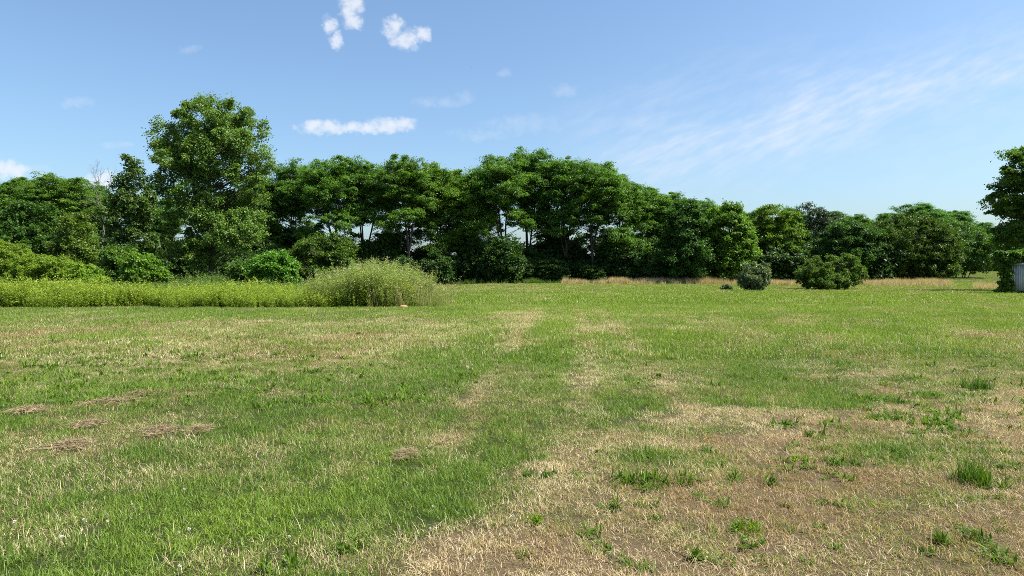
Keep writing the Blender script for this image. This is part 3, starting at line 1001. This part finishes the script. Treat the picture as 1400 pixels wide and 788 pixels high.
# ------------------------------------------------------------------ shrubs
Y = 61
x = PX(1034, Y)
z = float(ground_z(x, Y))
gs = bushy(41, [lb(1032, 384, 20, 14, cpx=1034), lb(1040, 376, 14, 12, cpx=1034), lb(1026, 386, 14, 12, cpx=1034), lb(1038, 366, 4, 9, cpx=1034), lb(1021, 372, 4, 9, cpx=1034), lb(1047, 371, 4, 8, cpx=1034), lb(1030, 368, 4, 9, cpx=1034), lb(1013, 382, 4, 6, cpx=1034)], 150, .27, .13, .05, 'silver', stems=14, sprays=9, lps=30, flat=1.2, shell=.5, rad=.025, spread=.8)
place('field_bush', gs, (x, Y, z), 0, 1, 'grey-green upright bush standing alone in the mown field', 'bush', tint=(1.8, 1.75, 1.4), parts=('stems', 'crown'))
Y = 68
x = PX(1135, Y)
z = float(ground_z(x, Y))
ls = bushy(42, [lb(1118, 372, 28, 17, cpx=1135), lb(1152, 370, 26, 19, cpx=1135), lb(1135, 385, 42, 11, cpx=1135), lb(1168, 376, 14, 11, cpx=1135), lb(1102, 376, 14, 6, cpx=1135), lb(1140, 356, 8, 7, cpx=1135), lb(1112, 356, 8, 6, cpx=1135), lb(1160, 354, 8, 6, cpx=1135)], 260, .36, .15, .055, 'shrub', stems=16, sprays=10, lps=34, flat=.8, shell=.45, rad=.035, spread=.9)
place('field_bush', ls, (x, Y, z), 0, 1, 'broad two-lobed green bush in the mown field beside the grey-green bush', 'bush', tint=(1.0, 1.05, .8), parts=('stems', 'crown'))
x = PX(993, 64)
tb = bushy(43, [(0, 0, .2, .5, .4, .2)], 16, .22, .13, .06, 'silver', stems=6, sprays=8, lps=20, rad=.012)
place('field_bush', tb, (x, 64, float(ground_z(x, 64))), 0, 1, 'tiny low bush, smallest of those in the field, near the grey-green bush', 'bush', tint=(.9, 1, .9), parts=('stems', 'crown'))
SH = [  # px, Y, lobes, n, clump, L, W, tint, label
    (20, 50, [(10, 350, 26, 14), (24, 364, 30, 14), (0, 338, 12, 6), (26, 342, 8, 5)], 150, .34, .11, .045, (1.8, 1.6, 1.0), 'olive shrub at the frame edge, highest of the yellowish shrubs behind the weed strip'),
    (65, 48, [(60, 366, 34, 16), (45, 378, 30, 12), (85, 374, 24, 14), (52, 352, 10, 6), (78, 356, 10, 6)], 180, .32, .11, .042, (1.8, 1.65, 1.0), 'wide yellow-green shrub behind the weed strip, below the dark round-headed tree'),
    (118, 47, [(116, 376, 18, 12), (120, 386, 22, 8)], 50, .4, .13, .06, (1.7, 1.65, 1.0), 'small pale shrub at the foot of the vine-draped sapling'),
    (163, 52, [(162, 352, 18, 12), (163, 370, 24, 14)], 70, .45, .16, .09, (.95, 1.05, .9), 'upright mid-green shrub under the young cottonwood'),
    (200, 50, [(196, 362, 22, 10), (200, 376, 28, 12)], 90, .42, .17, .11, (1.15, 1.3, .8), 'rounded shrub with big bright leaves, before the young cottonwood'),
    (335, 56, [(338, 372, 22, 14)], 50, .45, .16, .08, (.8, .9, .9), 'dull shrub leaning against the round bright shrub'),
    (375, 54, [(378, 366, 27, 18), (368, 372, 24, 18), (376, 382, 26, 10)], 120, .48, .17, .12, (.95, 1.3, .85), 'round bright green shrub, ball shaped, below the first locusts'),
]
for i, (px, Y, lo, n, cr, L, W, tint, lab) in enumerate(SH):
    x = PX(px, Y)
    b = bushy(60 + i, [lb(a, b_, c, d_, cpx=px) for a, b_, c, d_ in lo], n, cr, L, W, 'shrub', stems=8, sprays=10, lps=40, shell=.55, rad=.03)
    place('edge_shrub', b, (x, Y, 0), 0, 1, lab, 'shrub', tint=tint, parts=('stems', 'crown'))

# dead bare sapling
rng = rg(95)
g = Geo()
x, Y = PX(141, 76), 76


def twig(a, d, ln, r, depth):
    e = a + d * ln
    m_ = (a + e) / 2 + rng.normal(size=3) * .05 * ln
    g.add(*tube(np.array([a, m_, e]), [r, r * .8, r * .55], 5))
    if depth == 0:
        return
    for _ in range(3 if depth > 1 else 4):
        s = a + (e - a) * rng.uniform(.45, 1)
        twig(s, unit(d + rng.normal(size=3) * .42 + [0, 0, .1]), ln * rng.uniform(.45, .65), r * .5, depth - 1)


twig(np.array([0, 0, -.3]), np.array([.02, 0, 1.0]), 8.2, .1, 4)
V, Q = g.get()
o = mk('dead_sapling', V, Q, M['bark_pale'], smooth=True)
o.location = (x, Y, 0)
tag(o, 'bare dead sapling whose twigs stick up against the sky beside the young cottonwood', 'dead tree')

# ------------------------------------------------------------------ shed with vines
Y = 54
xL = PX(1379, Y)
z0 = float(ground_z(xL + 1, Y))
sh = tag(empty('shed', (xL, Y, z0), math.radians(-38)), 'small pale weathered shed half covered by vines', 'shed')


def box(g, a, b):
    a, b = np.array(a, float), np.array(b, float)
    V = np.array([[i, j, k_] for k_ in (a[2], b[2]) for j in (a[1], b[1]) for i in (a[0], b[0])])
    g.add(V, np.array([[0, 2, 3, 1], [4, 5, 7, 6], [0, 1, 5, 4], [2, 6, 7, 3], [0, 4, 6, 2], [1, 3, 7, 5]]))


g = Geo()
W_, D_, Hs = 3.6, 2.8, 2.32
box(g, (.02, .02, -.1), (W_ - .02, D_ - .02, Hs))
for i in range(24):                       # ribs of the siding
    box(g, (.03 + i * .15, -.018, .0), (.10 + i * .15, .02, Hs - .02))
for i in range(18):
    box(g, (-.018, .05 + i * .15, .0), (.02, .12 + i * .15, Hs - .02))
V, Q = g.get()
mk('wall', V, Q, M['shed_wall'], sh)
g = Geo()
V = np.array([[-.15, -.18, Hs + .003], [W_ + .15, -.18, Hs + .003], [W_ + .15, D_ + .15, Hs + .25], [-.15, D_ + .15, Hs + .25]])
V = np.concatenate([V, V + [0, 0, .08]])
g.add(V, np.array([[0, 3, 2, 1], [4, 5, 6, 7], [0, 1, 5, 4], [1, 2, 6, 5], [2, 3, 7, 6], [3, 0, 4, 7]]))
for i in range(13):
    xx = -.1 + i * .3
    V = np.array([[xx, -.19, Hs + .083], [xx + .05, -.19, Hs + .083], [xx + .05, D_ + .16, Hs + .333], [xx, D_ + .16, Hs + .333]])
    V = np.concatenate([V, V + [0, 0, .03]])
    g.add(V, np.array([[0, 3, 2, 1], [4, 5, 6, 7], [0, 1, 5, 4], [1, 2, 6, 5], [2, 3, 7, 6], [3, 0, 4, 7]]))
V, Q = g.get()
mk('roof', V, Q, M['shed_roof'], sh)
vi = bushy(51, [lb(1374, 384, 6, 20, cpx=1379), lb(1381, 352, 15, 9, cpx=1379), lb(1366, 352, 8, 7, cpx=1379), lb(1370, 366, 8, 10, cpx=1379), lb(1398, 352, 12, 8, cpx=1379), lb(1372, 398, 8, 5, cpx=1379), lb(1393, 401, 9, 2.5, dy=-.6, cpx=1379)], 130, .26, .15, .12, 'shrub',
           stems=6, sprays=9, lps=26, shell=.3, rad=.02, spread=.3)
place('climbing_vine', vi, (xL, Y - .1, z0), 0, 1, 'leafy vine climbing over the corner and roof of the shed', 'vine', tint=(1.0, 1.1, .9), parts=('stems', 'foliage'))

# ------------------------------------------------------------------ weeds in the lawn, dead thatch, clod, bird
def on_ground(px, py):
    y_ = F * CAMH / (py - HZ)
    x_ = PX(px, y_)
    return x_, y_, float(ground_z(x_, y_))


TU = [  # px, py, width px, kind, tint, label
    (890, 662, 112, 'mix', (.8, .9, .75), 'long dark patch of strap-leaved weeds, widest in the tan grass'),
    (1336, 664, 66, 'tall', (.8, .95, .8), 'tallest bushy green tuft standing in the tan grass'),
    (738, 654, 46, 'low', (.7, .85, .9), 'flat dark weed mat alone in pale straw near the green edge'),
    (1008, 660, 42, 'sprig', (1, 1, 1), 'open sprig with spread leaves, just past the widest weed patch'),
    (1056, 664, 36, 'sprig', (.8, .95, .9), 'second sprig with spread leaves, before the wispy green patch'),
    (468, 757, 46, 'low', (.75, .85, .7), 'dark blue-green tuft in the mixed grass near the bottom edge'),
    (386, 784, 60, 'mix', (.75, .85, .7), 'dark strap-leaved tuft cut by the bottom edge'),
    (730, 722, 22, 'low', (1.5, 1.5, 1), 'small bright yellow-green weed in straw'),
    (1022, 733, 50, 'low', (1.3, 1.4, .9), 'bright leafy weed low in the tan grass under the open sprigs'),
    (1098, 634, 34, 'low', (1.3, 1.35, .9), 'bright clump beside the wispy green patch'),
    (1152, 638, 48, 'low', (.85, .95, .95), 'flat blue-green weed touching the wispy green patch'),
    (1186, 548, 44, 'mix', (.75, .9, .8), 'dark spiky tuft on the line where the lawn turns tan'),
    (1264, 542, 42, 'low', (.85, 1, .8), 'flat green tuft on the lawn edge between two spiky tufts'),
    (1338, 533, 36, 'tall', (.65, .85, .8), 'upright dark tuft on the lawn edge, shaggy'),
    (1238, 553, 24, 'low', (.8, 1, .8), 'little tuft just below the lawn edge'),
    (1196, 574, 36, 'low', (1.1, 1.2, .9), 'straggling green weed a step below the dark spiky tuft'),
    (1276, 567, 26, 'low', (1.4, 1.4, .9), 'yellow-green weed with a trailing end, in tan grass'),
    (1258, 581, 38, 'mix', (1.1, 1.2, .9), 'loose weed with pale leaf tips under the yellow-green trailing weed'),
    (1310, 576, 22, 'low', (1.3, 1.4, .9), 'small bright rosette alone in the tan grass'),
    (840, 700, 28, 'sprig', (.75, .85, .7), 'few dull flat leaves in straw under the widest weed patch'),
    (1335, 742, 44, 'sprig', (.75, .85, .7), 'dark flat-leaved weed in the tan corner below the tallest tuft'),
    (1290, 748, 22, 'sprig', (.75, .85, .7), 'tiny dark seedling beside the flat-leaved weed of the tan corner'),
    (950, 768, 20, 'sprig', (.75, .85, .7), 'pair of dark leaves in straw at the bottom edge'),
]
for i, (px, py, w, kind, tint, lab) in enumerate(TU):
    rng = rg(700 + i)
    x, y, z = on_ground(px, py)
    wid = w / F * y
    g = Geo()
    rr = []
    if kind in ('low', 'mix', 'sprig'):
        m_ = int({'low': 8, 'mix': 9, 'sprig': 4}[kind] * max(1, wid / .22))
        for j in range(m_):
            c = np.array([rng.uniform(-.5, .5) * wid, rng.uniform(-.5, .5) * min(wid, .35) * .7, 0]) * (.6 if kind == 'sprig' else 1)
            hh = {'low': .065, 'mix': .105, 'sprig': .1}[kind] * rng.uniform(.6, 1.25)
            nb = {'low': 13, 'mix': 11, 'sprig': 7}[kind]
            V, Q, a, b = blades(rng, nb, .025, hh * .55, hh * 1.3, {'low': .012, 'mix': .014, 'sprig': .017}[kind], 1.0, 1.0, 3)
            V[:, 2] += .012
            g.add(V + c, Q)
            rr.append(b)
    else:
        for j in range(16):
            c = np.array([rng.normal() * .2 * wid, rng.normal() * .16 * wid, 0])
            V, Q, a, b = blades(rng, 16, .04, .12, .27, .007, .45, .8, 3)
            g.add(V + c, Q)
            rr.append(b)
        V, Q, a, b = blades(rng, 14, wid * .3, .3, .48, .0025, .2, .2, 3)
        g.add(V, Q)
        rr.append(b)
    V, Q, a, b = blades(rng, int(60 * max(1, wid / .2)), wid * (.3 if kind == 'sprig' else .5), .03, .09, .008, 1.0, 1.0, 3)
    V[:, 1] *= min(1, .3 / wid)
    g.add(V, Q)
    rr.append(b)
    V, Q = g.get()
    o = mk('weed_tuft', V, Q, M['tuft'], face={'rnd': np.concatenate(rr)})
    o.location = (x, y, z)
    o.color = (*tint, 1)
    tag(o, lab, 'weed', 'weeds in the mown lawn')

TH = [(150, 552, 62, 'largest heap of dead mown thatch, dark hollow at its side'), (33, 563, 34, 'small rounded lump of dead thatch near the frame edge'),
      (92, 611, 44, 'ragged thatch scrap lowest of the dead grass scraps'), (218, 593, 34, 'twisted thatch scrap in lush grass, end of the lower scrap line'),
      (118, 582, 30, 'thin thatch wisp between the largest heap and the ragged scrap'), (270, 592, 24, 'tiny flat thatch streak in the lushest grass'),
      (190, 541, 40, 'flat pale thatch streak behind the largest heap'), (555, 628, 22, 'lone thatch scrap in the middle of the lawn'), (1340, 459, 70, 'long pale thatch streak across the bright far lawn')]
for i, (px, py, w, lab) in enumerate(TH):
    rng = rg(760 + i)
    x, y, z = on_ground(px, py)
    wid = w / F * y
    N = 1000
    a = rng.normal(size=(N, 2)) * np.array([.3 * wid, .14 * wid + .06])
    a[:, 1] += .12 * wid * np.sin(a[:, 0] / wid * 5 + i)
    rad2 = (a[:, 0] / (.5 * wid)) ** 2 + (a[:, 1] / (.3 * wid + .08)) ** 2
    hz = (.02 + .022 * min(1, wid)) * np.exp(-rad2 * 1.6) * rng.uniform(.2, 1.3, N) + .03
    p = np.stack([a[:, 0], a[:, 1], hz], -1)
    d = unit(rng.normal(size=(N, 3)) * np.array([1.3, .8, .22]))
    V, Q = leaf_quads(p, d, unit(rng.normal(size=(N, 3)) * .5 + [0, 0, 1]), rng.uniform(.06, .2, N), rng.uniform(.003, .006, N), .2)
    o = mk('thatch_clump', V, Q, M['straw'], face={'rnd': rng.random(N)})
    o.location = (x, y, z)
    o.color = (1, 1, .95, 1)
    tag(o, lab, 'dead grass', 'scraps of dead mown grass')

x, y, z = on_ground(553, 421)
rng = rg(780)
import bmesh
bm = bmesh.new()
bmesh.ops.create_icosphere(bm, subdivisions=3, radius=1)
for v in bm.verts:
    c = v.co
    k = 1 + .35 * (float(fbm(np.array(c.x * 1.7 + 5), np.array(c.y * 1.7 + c.z * 1.3), 1.0, 8, 3)) - .5)
    v.co = Vector((c.x * .2 * k, c.y * .16 * k, max(c.z, -.3) * .1 * k + .03))
me = bpy.data.meshes.new('clay_clod')
bm.to_mesh(me)
bm.free()
me.materials.append(M['clod'])
o = bpy.data.objects.new('clay_clod', me)
COL.objects.link(o)
o.location = (x, y - .3, z)
tag(o, 'small orange clay clod lying at the foot of the tall weed mound', 'clod')

# far bird on the wing
bm = bmesh.new()
rows_ = [(-.16, .012), (-.1, .03), (0, .04), (.08, .028), (.13, .012)]
prev = None
for yy, r in rows_:
    ring = [bm.verts.new((math.cos(a) * r, yy, math.sin(a) * r)) for a in [j * math.pi / 3 for j in range(6)]]
    if prev:
        for j in range(6):
            bm.faces.new((prev[j], prev[(j + 1) % 6], ring[(j + 1) % 6], ring[j]))
    else:
        bm.faces.new(ring[::-1])
    prev = ring
bm.faces.new(prev)
for s in (-1, 1):
    up_ = [bm.verts.new(p) for p in ((s * .02, .05, .01), (s * .16, .06, .07), (s * .34, -.03, .05), (s * .17, -.05, .06), (s * .02, -.07, .01))]
    dn_ = [bm.verts.new(v.co - Vector((0, 0, .008))) for v in up_]
    bm.faces.new(up_)
    bm.faces.new(dn_[::-1])
    for j in range(5):
        bm.faces.new((up_[j], dn_[j], dn_[(j + 1) % 5], up_[(j + 1) % 5]))
me = bpy.data.meshes.new('bird')
bm.to_mesh(me)
bm.free()
me.materials.append(M['bird'])
o = bpy.data.objects.new('bird', me)
COL.objects.link(o)
o.location = (PX(645, 190), 190, CAMH + (HZ - 94) / F * 190)
o.rotation_euler = (0, 0, 1.0)
tag(o, 'tiny dark bird flying high in the open blue sky', 'bird')

# ------------------------------------------------------------------ sky, sun, camera
w = bpy.data.worlds.new('World')
scene.world = w
w.use_nodes = True
nt = w.node_tree
nt.nodes.clear()
out = nt.nodes.new('ShaderNodeOutputWorld')
sky = nt.nodes.new('ShaderNodeTexSky')
sky.sky_type = 'NISHITA'
sky.sun_disc = False
sky.sun_elevation = SUN_EL
sky.sun_rotation = SUN_AZ
sky.air_density = 1.0
sky.dust_density = 2.0
sky.ozone_density = 2.6
SKY = .104
tc = nt.nodes.new('ShaderNodeTexCoord')
sp = nd(nt, 'ShaderNodeSeparateXYZ', {0: tc.outputs['Generated']})
yv = math_(nt, 'MAXIMUM', sp.outputs[1], .05)
U = math_(nt, 'DIVIDE', sp.outputs[0], yv)      # bearing and height of a direction, as tangents
Vv = math_(nt, 'DIVIDE', sp.outputs[2], yv)
cv_ = nd(nt, 'ShaderNodeCombineXYZ', {0: U, 1: Vv, 2: 0.0})
wn = nd(nt, 'ShaderNodeTexNoise', {'Vector': cv_.outputs[0], 'Scale': 26.0, 'Detail': 7.0, 'Roughness': .62})
wsep = nd(nt, 'ShaderNodeSeparateColor', {0: wn.outputs['Color']})
wu = math_(nt, 'ADD', U, math_(nt, 'MULTIPLY', math_(nt, 'SUBTRACT', wsep.outputs[0], .5), .028))
wv = math_(nt, 'ADD', Vv, math_(nt, 'MULTIPLY', math_(nt, 'SUBTRACT', wsep.outputs[1], .5), .024))
fine = nd(nt, 'ShaderNodeTexNoise', {'Vector': cv_.outputs[0], 'Scale': 70.0, 'Detail': 8.0, 'Roughness': .6})
PUFF = [(482, 8, 17, 22, .8), (486, 33, 14, 12, .75), (452, 40, 10, 13, .65), (461, 58, 9, 13, .65), (538, 40, 14, 14, .7), (556, 56, 20, 13, .85), (576, 50, 13, 11, .85), (440, 176, 30, 10, .7), (490, 177, 40, 8, .85),
        (535, 172, 30, 10, .9), (635, 135, 12, 9, .32), (600, 143, 34, 8, .14), (690, 101, 10, 6, .22), (107, 142, 22, 8, .35), (263, 69, 16, 6, .25), (14, 234, 26, 13, .7), (56, 232, 16, 8, .4), (140, 250, 24, 14, .6),
        (165, 198, 24, 5, .16), (720, 172, 55, 14, .22), (660, 185, 40, 8, .14), (770, 125, 20, 10, .12)]
mask = None
for lo_, hi_, gain, soft in ((.6, 2, .8, 1.15), (0, .6, .22, 1.6)):
    em = None
    for px, py, rx, ry, amp in PUFF:
        if not lo_ <= amp < hi_:
            continue
        a = math_(nt, 'MULTIPLY', math_(nt, 'SUBTRACT', wu, (px - CX) / F), F / (rx * 1.35))
        b = math_(nt, 'MULTIPLY', math_(nt, 'SUBTRACT', wv, (HZ - py) / F), F / (ry * 1.35))
        r2 = math_(nt, 'ADD', math_(nt, 'MULTIPLY', a, a), math_(nt, 'MULTIPLY', b, b))
        e = math_(nt, 'SUBTRACT', 1.0, r2)
        em = e if em is None else math_(nt, 'MAXIMUM', em, e)
    dn = math_(nt, 'ADD', math_(nt, 'MAXIMUM', em, -2.0), math_(nt, 'MULTIPLY', math_(nt, 'SUBTRACT', fine.outputs[0], .5), 2.2))
    dn = nd(nt, 'ShaderNodeMapRange', {'Value': dn, 'From Min': .05, 'From Max': .05 + soft}, interpolation_type='SMOOTHSTEP').outputs[0]
    dn = math_(nt, 'MULTIPLY', dn, gain)
    mask = dn if mask is None else math_(nt, 'MAXIMUM', mask, dn)
# thin cirrus: streaks along a rising band
ang = .17
ru = math_(nt, 'ADD', math_(nt, 'MULTIPLY', U, math.cos(ang)), math_(nt, 'MULTIPLY', Vv, math.sin(ang)))
rv = math_(nt, 'SUBTRACT', math_(nt, 'MULTIPLY', Vv, math.cos(ang)), math_(nt, 'MULTIPLY', U, math.sin(ang)))


def rot_n(an, sx, sy, sc, det, rough):
    a_ = math_(nt, 'ADD', math_(nt, 'MULTIPLY', U, math.cos(an) * sx), math_(nt, 'MULTIPLY', Vv, math.sin(an) * sx))
    b_ = math_(nt, 'SUBTRACT', math_(nt, 'MULTIPLY', Vv, math.cos(an) * sy), math_(nt, 'MULTIPLY', U, math.sin(an) * sy))
    c_ = nd(nt, 'ShaderNodeCombineXYZ', {0: a_, 1: b_, 2: 7.9})
    return nd(nt, 'ShaderNodeTexNoise', {'Vector': c_.outputs[0], 'Scale': sc, 'Detail': det, 'Roughness': rough}).outputs[0]


def band(c, wdt):
    t_ = math_(nt, 'DIVIDE', math_(nt, 'SUBTRACT', rv, c), wdt)
    return math_(nt, 'POWER', 2.718, math_(nt, 'MULTIPLY', math_(nt, 'MULTIPLY', t_, t_), -1.0))


def pts_rv(px, py):
    return (HZ - py) / F * math.cos(ang) - (px - CX) / F * math.sin(ang)


st1 = rot_n(.42, 9, 34, 2.2, 7.0, .6)
st2 = rot_n(.22, 3, 9, 1.3, 5.0, .55)
cir = math_(nt, 'MULTIPLY', nd(nt, 'ShaderNodeMapRange', {'Value': st1, 'From Min': .40, 'From Max': .72}).outputs[0], nd(nt, 'ShaderNodeMapRange', {'Value': st2, 'From Min': .28, 'From Max': .6}).outputs[0])
cir = math_(nt, 'ADD', math_(nt, 'MULTIPLY', cir, .42), math_(nt, 'MULTIPLY', nd(nt, 'ShaderNodeMapRange', {'Value': st2, 'From Min': .3, 'From Max': .8}).outputs[0], .28))
cir = math_(nt, 'MULTIPLY', cir, band(pts_rv(1000, 178), .08))
ends = nd(nt, 'ShaderNodeMapRange', {'Value': U, 'From Min': .03, 'From Max': .2})
cir = math_(nt, 'MULTIPLY', cir, ends.outputs[0])
mask = math_(nt, 'MAXIMUM', mask, cir)
front = math_(nt, 'GREATER_THAN', sp.outputs[1], .05)
mask = math_(nt, 'MULTIPLY', mask, front, clamp=True)
tinted = mixc(nt, 1.0, sky.outputs[0], (.86, .97, 1.01), 'MULTIPLY')
cloud = (.47 / SKY, .49 / SKY, .53 / SKY)
skyc = mixc(nt, mask, tinted, cloud)
bg = nd(nt, 'ShaderNodeBackground', {'Color': skyc, 'Strength': SKY})
nt.links.new(bg.outputs[0], out.inputs[0])

sl = bpy.data.lights.new('sun', 'SUN')
sl.energy = 5.0
sl.angle = math.radians(.53)
sl.color = (1.0, .955, .88)
so = bpy.data.objects.new('sun', sl)
COL.objects.link(so)
sd = Vector((math.sin(SUN_AZ) * math.cos(SUN_EL), math.cos(SUN_AZ) * math.cos(SUN_EL), math.sin(SUN_EL)))
so.rotation_euler = sd.to_track_quat('Z', 'Y').to_euler()
so.location = (20, -10, 40)

cam = bpy.data.cameras.new('camera')
cam.sensor_width = 36
cam.lens = 36 * F / 1400
cam.clip_start = .05
cam.clip_end = 6000
co = bpy.data.objects.new('camera', cam)
COL.objects.link(co)
co.location = (0, 0, CAMH)
co.rotation_euler = (math.radians(90) - math.atan((394 - HZ) / F), 0, 0)
scene.camera = co

vs_ = scene.view_settings
vs_.view_transform = 'Standard'
vs_.look = 'None'
vs_.exposure = .95
vs_.gamma = 1
vs_.use_curve_mapping = False
cy_ = scene.cycles
cy_.use_denoising = False
cy_.filter_width = .9
cy_.max_bounces = 6
cy_.diffuse_bounces = 3
cy_.transmission_bounces = 4
cy_.caustics_reflective = False
cy_.caustics_refractive = False
